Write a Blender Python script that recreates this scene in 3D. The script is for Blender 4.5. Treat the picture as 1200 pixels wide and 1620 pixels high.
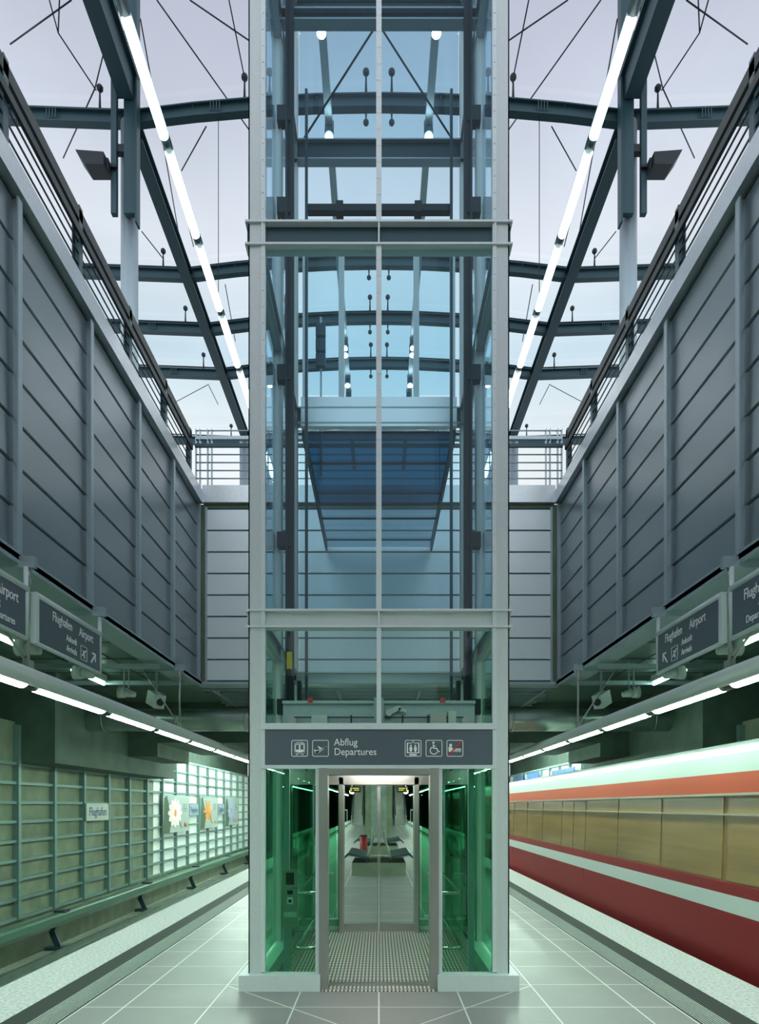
import bpy, math, random
from mathutils import Vector, Matrix
random.seed(7)
for o in list(bpy.data.objects): bpy.data.objects.remove(o)
S = bpy.context.scene
COL = S.collection
# ---------------------------------------------------------------- camera, world, exposure
FPX, VX, VY, EYE = 1050.0, 599.0, 1275.0, 1.8
cd = bpy.data.cameras.new('camera'); cam = bpy.data.objects.new('camera', cd); COL.objects.link(cam)
cd.sensor_fit = 'HORIZONTAL'; cd.sensor_width = 36; cd.lens = FPX/1200*36
cd.shift_x = (600-VX)/1200; cd.shift_y = (VY-810)/1200
cd.clip_start = .05; cd.clip_end = 500
cam.location = (0, 0, EYE); cam.rotation_euler = (math.pi/2, 0, 0)
S.camera = cam
S.view_settings.view_transform = 'Standard'; S.view_settings.look = 'None'
S.view_settings.gamma = 1; S.view_settings.use_curve_mapping = False
S.view_settings.exposure = 0.0
TUBE_POWER = 56.0
SKY_POWER = 1.0

def newmat(name):
    m = bpy.data.materials.new(name); m.use_nodes = True
    nt = m.node_tree; nt.nodes.clear()
    out = nt.nodes.new('ShaderNodeOutputMaterial')
    return m, nt, out

w = bpy.data.worlds.new('world'); S.world = w; w.use_nodes = True
nt = w.node_tree; nt.nodes.clear()
tc = nt.nodes.new('ShaderNodeTexCoord'); sp = nt.nodes.new('ShaderNodeSeparateXYZ')
nt.links.new(tc.outputs['Generated'], sp.inputs[0])
rp = nt.nodes.new('ShaderNodeValToRGB'); cr = rp.color_ramp
cr.elements[0].position = 0.0; cr.elements[0].color = (.75, .82, .86, 1)
cr.elements[1].position = 1.0; cr.elements[1].color = (.40, .41, .50, 1)
for p, c in ((.40, (.90, .95, .97, 1)), (.49, (.82, .91, .95, 1)), (.55, (.62, .78, .88, 1)), (.63, (.78, .84, .91, 1)), (.70, (.64, .69, .80, 1)), (.77, (.52, .55, .67, 1))):
    e = cr.elements.new(p); e.color = c
nt.links.new(sp.outputs['Z'], rp.inputs[0])
nz = nt.nodes.new('ShaderNodeTexNoise'); nz.inputs['Scale'].default_value = 3.0; nz.inputs['Detail'].default_value = 5
nt.links.new(tc.outputs['Generated'], nz.inputs['Vector'])
mr = nt.nodes.new('ShaderNodeMapRange'); mr.inputs[1].default_value = .3; mr.inputs[2].default_value = .7
mr.inputs[3].default_value = .88; mr.inputs[4].default_value = 1.12
nt.links.new(nz.outputs['Fac'], mr.inputs[0])
bg = nt.nodes.new('ShaderNodeBackground'); ow = nt.nodes.new('ShaderNodeOutputWorld')
ml = nt.nodes.new('ShaderNodeMath'); ml.operation = 'MULTIPLY'; ml.inputs[1].default_value = SKY_POWER
bk = nt.nodes.new('ShaderNodeMapRange'); bk.inputs[1].default_value = .25; bk.inputs[2].default_value = -.55; bk.inputs[3].default_value = 1.0; bk.inputs[4].default_value = 1.5  # sky strength raised behind the camera, added to light the elevator front
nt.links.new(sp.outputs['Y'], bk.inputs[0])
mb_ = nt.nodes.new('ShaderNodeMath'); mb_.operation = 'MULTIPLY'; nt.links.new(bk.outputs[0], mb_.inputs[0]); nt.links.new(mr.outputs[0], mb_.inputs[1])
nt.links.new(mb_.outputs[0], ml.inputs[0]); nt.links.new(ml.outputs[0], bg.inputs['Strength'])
nt.links.new(rp.outputs[0], bg.inputs['Color']); nt.links.new(bg.outputs[0], ow.inputs[0])
S.cycles.transparent_max_bounces = 40
S.cycles.max_bounces = 10
S.cycles.sample_clamp_indirect = 6

# ---------------------------------------------------------------- materials
def pmat(name, col, rough=.5, metal=0.0, noise=0.0, scale=8.0, bump=0.0, stretch=(1,1,1), spec=.5):
    m, nt, out = newmat(name)
    b = nt.nodes.new('ShaderNodeBsdfPrincipled'); nt.links.new(b.outputs[0], out.inputs[0])
    b.inputs['Base Color'].default_value = (*col, 1); b.inputs['Roughness'].default_value = rough
    b.inputs['Metallic'].default_value = metal; b.inputs['Specular IOR Level'].default_value = spec
    t = nt.nodes.new('ShaderNodeTexCoord'); mp = nt.nodes.new('ShaderNodeMapping'); mp.inputs['Scale'].default_value = stretch
    nt.links.new(t.outputs['Object'], mp.inputs[0])
    n = nt.nodes.new('ShaderNodeTexNoise'); n.inputs['Scale'].default_value = scale; n.inputs['Detail'].default_value = 6
    nt.links.new(mp.outputs[0], n.inputs['Vector'])
    if noise:
        r = nt.nodes.new('ShaderNodeMapRange'); r.inputs[1].default_value = .25; r.inputs[2].default_value = .75
        r.inputs[3].default_value = 1-noise; r.inputs[4].default_value = 1+noise
        nt.links.new(n.outputs['Fac'], r.inputs[0])
        v = nt.nodes.new('ShaderNodeVectorMath'); v.operation = 'SCALE'; v.inputs[0].default_value = col
        nt.links.new(r.outputs[0], v.inputs['Scale']); nt.links.new(v.outputs[0], b.inputs['Base Color'])
    if bump:
        bp = nt.nodes.new('ShaderNodeBump'); bp.inputs['Strength'].default_value = bump; bp.inputs['Distance'].default_value = .01
        nt.links.new(n.outputs['Fac'], bp.inputs['Height']); nt.links.new(bp.outputs[0], b.inputs['Normal'])
    return m

def glass(name, tint, ior=1.45, boost=0.0, rough=0.0, refl=(.9, .95, 1)):
    m, nt, out = newmat(name)
    tr = nt.nodes.new('ShaderNodeBsdfTransparent'); tr.inputs[0].default_value = (*tint, 1)
    gl = nt.nodes.new('ShaderNodeBsdfGlossy'); gl.inputs['Roughness'].default_value = rough; gl.inputs[0].default_value = (*refl, 1)
    lw = nt.nodes.new('ShaderNodeLayerWeight'); lw.inputs[0].default_value = .5
    f0 = ((ior-1)/(ior+1))**2*.8+boost
    pw = nt.nodes.new('ShaderNodeMath'); pw.operation = 'POWER'; pw.inputs[1].default_value = 5; nt.links.new(lw.outputs['Facing'], pw.inputs[0])
    fr = nt.nodes.new('ShaderNodeMath'); fr.operation = 'MULTIPLY'; fr.inputs[1].default_value = 1-f0; nt.links.new(pw.outputs[0], fr.inputs[0])
    ad = nt.nodes.new('ShaderNodeMath'); ad.operation = 'ADD'; ad.inputs[1].default_value = f0; ad.use_clamp = True
    mx = nt.nodes.new('ShaderNodeMixShader')
    nt.links.new(fr.outputs[0], ad.inputs[0]); nt.links.new(ad.outputs[0], mx.inputs[0])
    nt.links.new(tr.outputs[0], mx.inputs[1]); nt.links.new(gl.outputs[0], mx.inputs[2]); nt.links.new(mx.outputs[0], out.inputs[0])
    return m

def emit(name, col, s):
    m, nt, out = newmat(name)
    e = nt.nodes.new('ShaderNodeEmission'); e.inputs[0].default_value = (*col, 1); e.inputs[1].default_value = s
    nt.links.new(e.outputs[0], out.inputs[0]); return m

def floor_mat():
    m, nt, out = newmat('grey floor tiles with pale joints')
    N = nt.nodes; L = nt.links
    def M(op, a, b=None):
        n = N.new('ShaderNodeMath'); n.operation = op
        for i, q in enumerate((a, b)):
            if q is None: continue
            if isinstance(q, (int, float)): n.inputs[i].default_value = q
            else: L.new(q, n.inputs[i])
        return n.outputs[0]
    t = N.new('ShaderNodeTexCoord'); s = N.new('ShaderNodeSeparateXYZ'); L.new(t.outputs['Object'], s.inputs[0])
    X, Y = s.outputs['X'], s.outputs['Y']
    ax = M('ABSOLUTE', X)
    def near(v, c, wd): return M('LESS_THAN', M('ABSOLUTE', M('SUBTRACT', v, c)), wd)
    jx = near(M('FRACT', M('ADD', M('DIVIDE', X, .76), 100.5)), .5, .0085)
    jx = M('MULTIPLY', jx, M('LESS_THAN', ax, 2.4))
    jx = M('MAXIMUM', jx, near(ax, 2.645, .006))
    jy = near(M('FRACT', M('ADD', M('DIVIDE', M('SUBTRACT', Y, 5.94), .752), 100.5)), .5, .0075)
    dg = M('MULTIPLY', near(M('SUBTRACT', Y, 5.13), ax, .009) if False else M('LESS_THAN', M('ABSOLUTE', M('SUBTRACT', M('SUBTRACT', Y, 5.13), ax)), .009), M('LESS_THAN', ax, 1.52))
    j = M('MAXIMUM', M('MAXIMUM', jx, jy), dg)
    n1 = N.new('ShaderNodeTexNoise'); n1.inputs['Scale'].default_value = 140; n1.inputs['Detail'].default_value = 3
    L.new(t.outputs['Object'], n1.inputs['Vector'])
    n2 = N.new('ShaderNodeTexNoise'); n2.inputs['Scale'].default_value = 1.3; L.new(t.outputs['Object'], n2.inputs['Vector'])
    r = N.new('ShaderNodeValToRGB'); r.color_ramp.elements[0].position = .35; r.color_ramp.elements[0].color = (.185, .170, .176, 1)
    r.color_ramp.elements[1].position = .68; r.color_ramp.elements[1].color = (.31, .29, .297, 1)
    L.new(n1.outputs['Fac'], r.inputs[0])
    mx = N.new('ShaderNodeMix'); mx.data_type = 'RGBA'
    L.new(j, mx.inputs['Factor']); L.new(r.outputs[0], mx.inputs['A']); mx.inputs['B'].default_value = (.75, .76, .74, 1)
    b = N.new('ShaderNodeBsdfPrincipled'); L.new(mx.outputs['Result'], b.inputs['Base Color'])
    rr = M('ADD', M('MULTIPLY', n2.outputs['Fac'], .25), .28); L.new(rr, b.inputs['Roughness'])
    L.new(b.outputs[0], out.inputs[0]); return m

M = {}
M['floor'] = floor_mat()
M['column'] = pmat('grey painted steel column', (.60, .64, .65), .45, .1, noise=.04, scale=40)
M['edge'] = pmat('pale speckled edge stone', (.48, .465, .475), .7, noise=.4, scale=30, bump=.3)
M['tactile'] = pmat('grooved guidance stone', (.40, .42, .40), .65, noise=.2, scale=60, spec=.3)
M['darkstone'] = pmat('dark grey stone', (.028, .034, .031), .7, noise=.2, scale=90, spec=.25)
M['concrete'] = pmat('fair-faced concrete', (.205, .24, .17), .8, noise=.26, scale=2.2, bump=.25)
M['concdark'] = pmat('shaded concrete', (.07, .11, .085), .7, noise=.25, scale=2)  # shade of the zones above the tubes is put into this darker colour
M['tunnel'] = pmat('unlit tunnel concrete', (.012, .016, .014), .95)  # darkness of the unlit tunnel is put into the wall colour
M['ballast'] = pmat('track bed', (.26, .29, .24), .95, noise=.4, scale=25, bump=.6)
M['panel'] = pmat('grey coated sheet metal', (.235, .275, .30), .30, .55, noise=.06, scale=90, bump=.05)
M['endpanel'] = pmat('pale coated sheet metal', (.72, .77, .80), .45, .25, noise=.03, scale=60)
M['seam'] = pmat('dark panel joint', (.04, .06, .07), .7)
M['coping'] = pmat('brushed metal coping', (.50, .54, .58), .28, .75, noise=.08, scale=30, bump=.05)
M['mullion'] = pmat('galvanised mullion', (.36, .44, .48), .42, .5, noise=.06, scale=40)
M['white'] = pmat('white grey painted steel', (.66, .71, .73), .42, .1, noise=.03, scale=30)
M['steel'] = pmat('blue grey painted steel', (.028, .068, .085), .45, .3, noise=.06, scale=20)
M['darksteel'] = pmat('dark painted steel', (.012, .022, .028), .55, .1)
M['black'] = pmat('black rubber', (.012, .014, .015), .5)
M['stainless'] = pmat('brushed stainless steel', (.44, .43, .41), .3, .9, noise=.07, scale=50, stretch=(30, 30, 1))
M['apron'] = pmat('satin steel apron', (.92, .92, .93), .28, .4)
M['chrome'] = pmat('polished steel', (.78, .80, .80), .16, 1.0)
M['galv'] = pmat('galvanised duct metal', (.34, .40, .37), .3, .85, noise=.2, scale=3)
M['soffit'] = pmat('soffit panel', (.13, .20, .16), .35, .25, noise=.08, scale=2)  # darkened base: shade above the downward tubes is in the colour
M['sign'] = pmat('slate blue sign face', (.085, .11, .14), .45)
M['signwhite'] = pmat('white sign lettering', (.96, .97, .97), .5)
M['red'] = pmat('red sign stroke', (.6, .03, .03), .5)
M['yellow'] = pmat('yellow paint', (.75, .55, .03), .5)
M['grid'] = pmat('green grey grid steel', (.19, .30, .29), .5, .3)
M['plastic'] = pmat('pale plastic', (.52, .58, .55), .5)
M['greenrail'] = pmat('dark green rail cover', (.08, .17, .12), .5)
M['mat'] = None
M['gl_up'] = glass('blue tinted glass', (.83, .925, .955), 1.24)  # blue of the upper light is mostly what this tint carries
M['gl_low'] = glass('green tinted glass', (.58, .82, .70), 1.3)  # green of the lower light is mostly put into this tint
M['gl_door'] = glass('pale green door glass', (.93, .985, .955), 1.3)
M['gl_deck'] = glass('deep blue deck glass', (.025, .27, .39), 1.4, .02, refl=(.2, .5, .7))
M['gl_deck2'] = glass('pale violet deck glass', (.68, .76, .80), 1.5, .06)
M['gl_roof'] = glass('clear roof glass', (.97, .98, .99), 1.2)
M['tube_low'] = emit('greenish white fluorescent', (.70, 1, .80), TUBE_POWER)
M['tube_up'] = emit('cool white fluorescent', (.86, 1, .96), 9)
M['batten'] = emit('batten lamp', (.62, 1, .84), 10)
M['batten_hi'] = emit('bright batten lamp', (.80, 1, .90), 190)
M['cablamp'] = emit('cab ceiling lamp', (1, .96, .88), 42)
M['lamp'] = emit('spot lamp lens', (1, .97, .95), 40)
M['screen_y'] = emit('yellow display text', (.8, .75, .05), 1.2)
M['t_white'] = pmat('train white', (.36, .40, .38), .55)
M['t_stripe'] = pmat('train white stripe', (.80, .84, .82), .5)
M['t_orange'] = pmat('train orange red', (.34, .045, .015), .6, spec=.25)
M['t_red'] = pmat('train dark red', (.30, .016, .02), .55, spec=.25)
M['t_glass'] = pmat('train brown window glass', (.30, .175, .055), .22, noise=.25, scale=2, stretch=(1, .15, 3))
M['t_pillar'] = pmat('train ochre pillar', (.27, .155, .05), .4)
M['t_grey'] = pmat('train grey trim', (.42, .36, .27), .35)
M['t_under'] = pmat('train underframe brown', (.12, .045, .025), .6)
M['poster'] = pmat('poster paper', (.34, .40, .38), .6)
M['backboard'] = pmat('pale backing board', (.80, .84, .82), .55, noise=.05)
M['petal'] = pmat('pale pink petal print', (.85, .72, .68), .6)
M['petal_o'] = pmat('orange petal print', (.75, .30, .06), .6)
M['petal_b'] = pmat('blue petal print', (.33, .38, .58), .6)
M['leaf'] = pmat('leaf print', (.05, .10, .06), .6)
M['poster_b'] = pmat('blue poster print', (.06, .13, .36), .5, noise=.4, scale=2)
M['blueink'] = pmat('blue lettering', (.05, .11, .28), .6)
M['plate'] = pmat('name plate', (.58, .62, .58), .5)

def ribmat():
    m, nt, out = newmat('ribbed metal floor mat')
    b = nt.nodes.new('ShaderNodeBsdfPrincipled'); t = nt.nodes.new('ShaderNodeTexCoord')
    s = nt.nodes.new('ShaderNodeSeparateXYZ'); nt.links.new(t.outputs['Object'], s.inputs[0])
    c = nt.nodes.new('ShaderNodeTexChecker'); c.inputs['Scale'].default_value = 1
    mp = nt.nodes.new('ShaderNodeMapping'); mp.inputs['Scale'].default_value = (52, 17, 0); mp.inputs['Location'].default_value = (.1, .1, .5)
    nt.links.new(t.outputs['Object'], mp.inputs[0]); nt.links.new(mp.outputs[0], c.inputs['Vector'])
    c.inputs['Color1'].default_value = (.80, .76, .73, 1); c.inputs['Color2'].default_value = (.42, .40, .38, 1)
    m1 = nt.nodes.new('ShaderNodeMath'); m1.operation = 'MULTIPLY'; m1.inputs[1].default_value = 26; nt.links.new(s.outputs['X'], m1.inputs[0])
    m2 = nt.nodes.new('ShaderNodeMath'); m2.operation = 'FRACT'; nt.links.new(m1.outputs[0], m2.inputs[0])
    m3 = nt.nodes.new('ShaderNodeMath'); m3.operation = 'GREATER_THAN'; m3.inputs[1].default_value = .45; nt.links.new(m2.outputs[0], m3.inputs[0])
    mx = nt.nodes.new('ShaderNodeMix'); mx.data_type = 'RGBA'; nt.links.new(m3.outputs[0], mx.inputs['Factor']); mx.inputs['A'].default_value = (.13, .125, .12, 1)
    nt.links.new(c.outputs[0], mx.inputs['B']); nt.links.new(mx.outputs['Result'], b.inputs['Base Color']); b.inputs['Metallic'].default_value = .3; b.inputs['Roughness'].default_value = .4
    nt.links.new(b.outputs[0], out.inputs[0]); return m
M['mat'] = ribmat()

# ---------------------------------------------------------------- builders
OFF = {}
def setp(o, label=None, cat=None, group=None, kind=None):
    if label: o['label'] = label
    if cat: o['category'] = cat
    if group: o['group'] = group
    if kind: o['kind'] = kind
    return o
def thing(name, label, cat, loc=(0, 0, 0), group=None, kind=None):
    o = bpy.data.objects.new(name, None); COL.objects.link(o); o.location = loc
    o.empty_display_size = .2; OFF[o.name] = Vector(loc)
    return setp(o, label, cat, group, kind)
class MB:
    def __init__(s): s.v = []; s.f = []; s.sm = []
    def add(s, vs, fs, smooth=False):
        n = len(s.v); s.v += [Vector(p) for p in vs]
        for f in fs: s.f.append([i+n for i in f]); s.sm.append(smooth)
        return s
    def box(s, x0, x1, y0, y1, z0, z1):
        x0, x1 = min(x0, x1), max(x0, x1); y0, y1 = min(y0, y1), max(y0, y1); z0, z1 = min(z0, z1), max(z0, z1)
        v = [(x, y, z) for z in (z0, z1) for y in (y0, y1) for x in (x0, x1)]
        return s.add(v, [(0, 2, 3, 1), (4, 5, 7, 6), (0, 1, 5, 4), (2, 6, 7, 3), (0, 4, 6, 2), (1, 3, 7, 5)])
    def cyl(s, p0, p1, r, n=12, r1=None, smooth=True):
        p0, p1 = Vector(p0), Vector(p1); d = (p1-p0).normalized(); r1 = r if r1 is None else r1
        a = d.orthogonal().normalized(); b = d.cross(a)
        v = []
        for p, q in ((p0, r), (p1, r1)):
            for k in range(n):
                t = 2*math.pi*k/n; v.append(p+(a*math.cos(t)+b*math.sin(t))*q)
        s.add(v, [(k, (k+1) % n, n+(k+1) % n, n+k) for k in range(n)], smooth)
        m = len(s.v)-2*n
        s.f.append([m+k for k in reversed(range(n))]); s.sm.append(False)
        s.f.append([m+n+k for k in range(n)]); s.sm.append(False)
        return s
    def tube(s, pts, r, n=12):            # bent tube through points
        P = [Vector(p) for p in pts]; rings = []; prev = None
        for i, p in enumerate(P):
            d = (P[min(i+1, len(P)-1)]-P[max(i-1, 0)]).normalized()
            a = d.orthogonal().normalized() if prev is None else (prev-d*prev.dot(d)).normalized()
            prev = a; b = d.cross(a)
            rings.append([p+(a*math.cos(2*math.pi*k/n)+b*math.sin(2*math.pi*k/n))*r for k in range(n)])
        v = [q for g in rings for q in g]
        f = [(i*n+k, i*n+(k+1) % n, (i+1)*n+(k+1) % n, (i+1)*n+k) for i in range(len(P)-1) for k in range(n)]
        s.add(v, f, True)
        m = len(s.v)-len(v)
        s.f.append([m+k for k in reversed(range(n))]); s.sm.append(False)
        s.f.append([m+len(v)-n+k for k in range(n)]); s.sm.append(False)
        return s
    def bar(s, p0, p1, wd, ht, up=(0, 0, 1)):
        p0, p1 = Vector(p0), Vector(p1); d = (p1-p0).normalized()
        a = d.cross(Vector(up)).normalized(); b = a.cross(d)
        v = [p+a*i*wd/2+b*j*ht/2 for p in (p0, p1) for i, j in ((-1, -1), (1, -1), (1, 1), (-1, 1))]
        return s.add(v, [(3, 2, 1, 0), (4, 5, 6, 7), (0, 1, 5, 4), (1, 2, 6, 5), (2, 3, 7, 6), (3, 0, 4, 7)])
    def ibeam(s, p0, p1, wd, ht, t=.018, up=(0, 0, 1)):
        p0, p1 = Vector(p0), Vector(p1); d = (p1-p0).normalized()
        a = d.cross(Vector(up)).normalized(); b = a.cross(d)
        s.bar(p0+b*(ht/2-t/2), p1+b*(ht/2-t/2), wd, t, up); s.bar(p0-b*(ht/2-t/2), p1-b*(ht/2-t/2), wd, t, up)
        return s.bar(p0, p1, t, ht-2*t, up)
    def sphere(s, c, r, n=12, sc=(1, 1, 1)):
        c = Vector(c); h = n//2; v = [c+Vector((0, 0, -r*sc[2]))]
        for i in range(1, h):
            ph = -math.pi/2+math.pi*i/h
            for k in range(n):
                t = 2*math.pi*k/n; v.append(c+Vector((r*sc[0]*math.cos(ph)*math.cos(t), r*sc[1]*math.cos(ph)*math.sin(t), r*sc[2]*math.sin(ph))))
        v.append(c+Vector((0, 0, r*sc[2]))); f = []
        for k in range(n): f.append((0, 1+(k+1) % n, 1+k))
        for i in range(h-2):
            for k in range(n): f.append((1+i*n+k, 1+i*n+(k+1) % n, 1+(i+1)*n+(k+1) % n, 1+(i+1)*n+k))
        q = 1+(h-2)*n; e = len(v)-1
        for k in range(n): f.append((q+k, q+(k+1) % n, e))
        return s.add(v, f, True)
    def prism(s, prof, y0, y1, smooth=False):       # profile in (x, z), run along y
        n = len(prof); v = [(x, y, z) for y in (y0, y1) for x, z in prof]
        s.add(v, [(k, n+k, n+(k+1) % n, (k+1) % n) for k in range(n)], smooth)
        m = len(s.v)-2*n
        s.f.append([m+k for k in range(n)]); s.sm.append(False); s.f.append([m+n+k for k in reversed(range(n))]); s.sm.append(False)
        return s
    def build(s, name, mat, parent=None, label=None, cat=None, group=None, kind=None):
        off = Vector((0, 0, 0)); q = parent
        while q is not None: off += q.location; q = q.parent
        own = Vector((0, 0, 0))
        if parent is None and kind != 'structure':
            lo = Vector([min(p[i] for p in s.v) for i in range(3)]); hi = Vector([max(p[i] for p in s.v) for i in range(3)])
            own = Vector(((lo.x+hi.x)/2, (lo.y+hi.y)/2, lo.z))
        me = bpy.data.meshes.new(name); me.from_pydata([tuple(p-off-own) for p in s.v], [], s.f)
        me.polygons.foreach_set('use_smooth', s.sm); me.materials.append(M[mat]); me.update()
        o = bpy.data.objects.new(name, me); COL.objects.link(o); o.parent = parent; o.location = own
        return setp(o, label, cat, group, kind)
def B(*a): return MB().box(*a)

class Pl:      # a drawing plane: origin, right, up, normal; shapes are thin slabs
    def __init__(s, o, r, u, n, mb=None, th=.003): s.o, s.r, s.u, s.n = map(Vector, (o, r, u, n)); s.th = th; s.mb = mb or MB()
    def P(s, x, y, z=0): return s.o+s.r*x+s.u*y+s.n*z
    def poly(s, pts):
        n = len(pts); v = [s.P(x, y, 0) for x, y in pts]+[s.P(x, y, s.th) for x, y in pts]
        s.mb.add(v, [tuple(range(n)), tuple(reversed(range(n, 2*n)))]+[(k, (k+1) % n, n+(k+1) % n, n+k) for k in range(n)]); return s
    def rect(s, x0, y0, x1, y1): return s.poly([(x0, y0), (x1, y0), (x1, y1), (x0, y1)])
    def line(s, pts, w_):
        for (a, b), (c, d) in zip(pts[:-1], pts[1:]):
            L = math.hypot(c-a, d-b) or 1e-6; nx, ny = -(d-b)/L*w_/2, (c-a)/L*w_/2
            s.poly([(a+nx, b+ny), (a-nx, b-ny), (c-nx, d-ny), (c+nx, d+ny)])
        return s
    def disc(s, x, y, r, n=14): return s.poly([(x+r*math.cos(2*math.pi*k/n), y+r*math.sin(2*math.pi*k/n)) for k in range(n)])
    def rrect(s, x0, y0, x1, y1, w_, r):
        pts = []
        for cx, cy, a0 in ((x1-r, y1-r, 0), (x0+r, y1-r, 90), (x0+r, y0+r, 180), (x1-r, y0+r, 270)):
            for k in range(5): a = math.radians(a0+22.5*k); pts.append((cx+r*math.cos(a), cy+r*math.sin(a)))
        return s.line(pts+[pts[0]], w_)
def text(txt, pl, x, y, size, name, mat, parent, sx=1.0, align='LEFT'):
    c = bpy.data.curves.new('lettering', 'FONT'); c.body = txt; c.size = size; c.align_x = align; c.extrude = .0015
    t = bpy.data.objects.new('lettering', c); COL.objects.link(t)
    bpy.context.view_layer.update()
    me = bpy.data.meshes.new_from_object(t.evaluated_get(bpy.context.evaluated_depsgraph_get()))
    bpy.data.objects.remove(t); bpy.data.curves.remove(c)
    mb = MB(); mb.add([pl.P(x+v.co.x*sx, y+v.co.y, v.co.z+.003) for v in me.vertices], [tuple(p.vertices) for p in me.polygons])
    bpy.data.meshes.remove(me)
    return mb.build(name, mat, parent)

SIDE = {-1: 'left', 1: 'right'}
YN, YF = -16.0, 88.0
# ================================================================ SETTING
B(-3.13, 3.13, YN, YF, -.35, 0).build('floor', 'floor', kind='structure')
for s in (-1, 1):
    i = 1 if s < 0 else 2
    B(s*3.13, s*3.75, YN, YF, -.35, .0).build('trim_%d' % i, 'edge', kind='structure')
    B(s*2.90, s*3.13, YN, YF, 0, .003).build('trim_%d' % (i+2), 'darkstone', kind='structure')
    gb = B(s*2.66, s*2.90, YN, YF, 0, .002).build('trim_%d' % (i+4), 'darkstone', kind='structure'); g = MB()
    for k in range(9): x = 2.672+k*.0265; g.box(s*x, s*(x+.013), YN, YF, .001, .007)
    g.build('guidance_ridges', 'tactile', gb)
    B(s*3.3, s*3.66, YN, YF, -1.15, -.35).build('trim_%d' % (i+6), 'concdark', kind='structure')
    B(s*3.66, s*7.9, YN, YF, -1.35, -1.15).build('floor_trackbed_'+SIDE[s], 'ballast', kind='structure')
    # track-side wall with plinth
    wl = B(s*7.12, s*7.9, YN, 40, -1.15, 3.45).build('wall_'+SIDE[s], 'concrete', kind='structure')
    B(s*6.85, s*7.12, YN, 40, -1.15, -.55).build('plinth', 'concrete', wl)
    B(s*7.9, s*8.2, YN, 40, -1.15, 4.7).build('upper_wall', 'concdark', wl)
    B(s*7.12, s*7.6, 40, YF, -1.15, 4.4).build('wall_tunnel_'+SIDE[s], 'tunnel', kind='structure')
    MB().box(s*7.10, s*7.12, 20.9, 37, -.40, 3.36).build('backing_board', 'backboard', wl)
    # grid frames on the wall
    gr = thing('trim_%d' % (i+8), 'green grey steel grid frame on the %s trackside wall' % SIDE[s], 'wall grid', (s*7.05, 0, -.4), kind='structure')
    ys = [12.96+1.44*k for k in range(-8, 18)]
    for y in ys:
        tall = y < 13.2 or y > 20.9
        MB().box(s*7.0, s*7.12, y-.05, y+.05, -.42, 3.38 if tall else 2.64).build('mullion', 'grid', gr)
    for k in range(11):
        z = -.4+.378*k
        rb = MB()
        for a, b in ((ys[0], ys[7]), (ys[7], 20.8), (20.8, ys[-1])):
            if a == ys[8-1] and k > 8: continue
            rb.box(s*7.04, s*7.12, a, b, z-.03, z+.03)
        rb.build('crossbar', 'grid', gr)
    # upper panelled wall
    up = MB(); up.box(s*3.86, s*4.0, YN, 14.05, 4.42, 8.2)
    for k in range(8):
        z0 = 4.47+.4625*k
        up.prism([(s*3.86, z0), (s*3.82, z0+.018), (s*3.83, z0+.443), (s*3.86, z0+.45)], YN, 14.05)
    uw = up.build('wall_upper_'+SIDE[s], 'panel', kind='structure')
    sm = MB()
    for k in range(9): sm.box(s*3.84, s*3.855, YN, 14.05, 4.445+.4625*k, 4.486+.4625*k)
    sm.build('panel_joints', 'seam', uw)
    for k in range(-2, 6):
        y = 5.2+1.75*k
        if k == 5: y = 13.97
        MB().ibeam((s*3.80, y, 4.42), (s*3.80, y, 8.15), .08, .10, .014, up=(1, 0, 0)).box(s*3.755, s*3.77, y-.045, y+.045, 4.42, 8.15).build('mullion', 'mullion', uw)
    MB().prism([(s*3.72, 8.19), (s*3.72, 8.46), (s*3.76, 8.50), (s*4.35, 8.50), (s*4.35, 8.19)], YN, 14.05).build('coping', 'coping', uw)
    MB().box(s*3.74, s*4.2, YN, 14.05, 4.36, 4.42).box(s*3.74, s*3.76, YN, 14.05, 4.32, 4.45).build('bottom_flange', 'mullion', uw)
    B(s*4.35, s*9.5, YN, 28, 7.4, 7.9).build('floor_upper_'+SIDE[s], 'concdark', kind='structure')
    # soffit above the track
    cs = MB(); cs.box(s*3.86, s*8.2, YN, 40, 4.42, 4.6)
    cw = cs.build('ceiling_'+SIDE[s], 'soffit', kind='structure')
    jj = MB()
    for x in (4.75, 5.65, 6.55, 7.4): jj.box(s*x, s*(x+.025), YN, 14.0, 4.412, 4.42)
    for k in range(11): jj.box(s*3.86, s*7.9, 1.0+1.2*k, 1.03+1.2*k, 4.412, 4.42)
    jj.build('ceiling_joints', 'seam', cw)
    for y in (11.8, 13.4):
        MB().box(s*3.9, s*7.9, y-.05, y+.05, 4.24, 4.32).build('ceiling_channel', 'mullion', cw)
    # concrete downstand beside the wall
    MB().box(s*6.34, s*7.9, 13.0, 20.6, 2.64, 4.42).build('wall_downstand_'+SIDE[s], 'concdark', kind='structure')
    MB().box(s*5.6, s*6.34, 16.8, 19.6, 3.05, 4.42).build('wall_haunch_'+SIDE[s], 'concdark', kind='structure')
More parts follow.
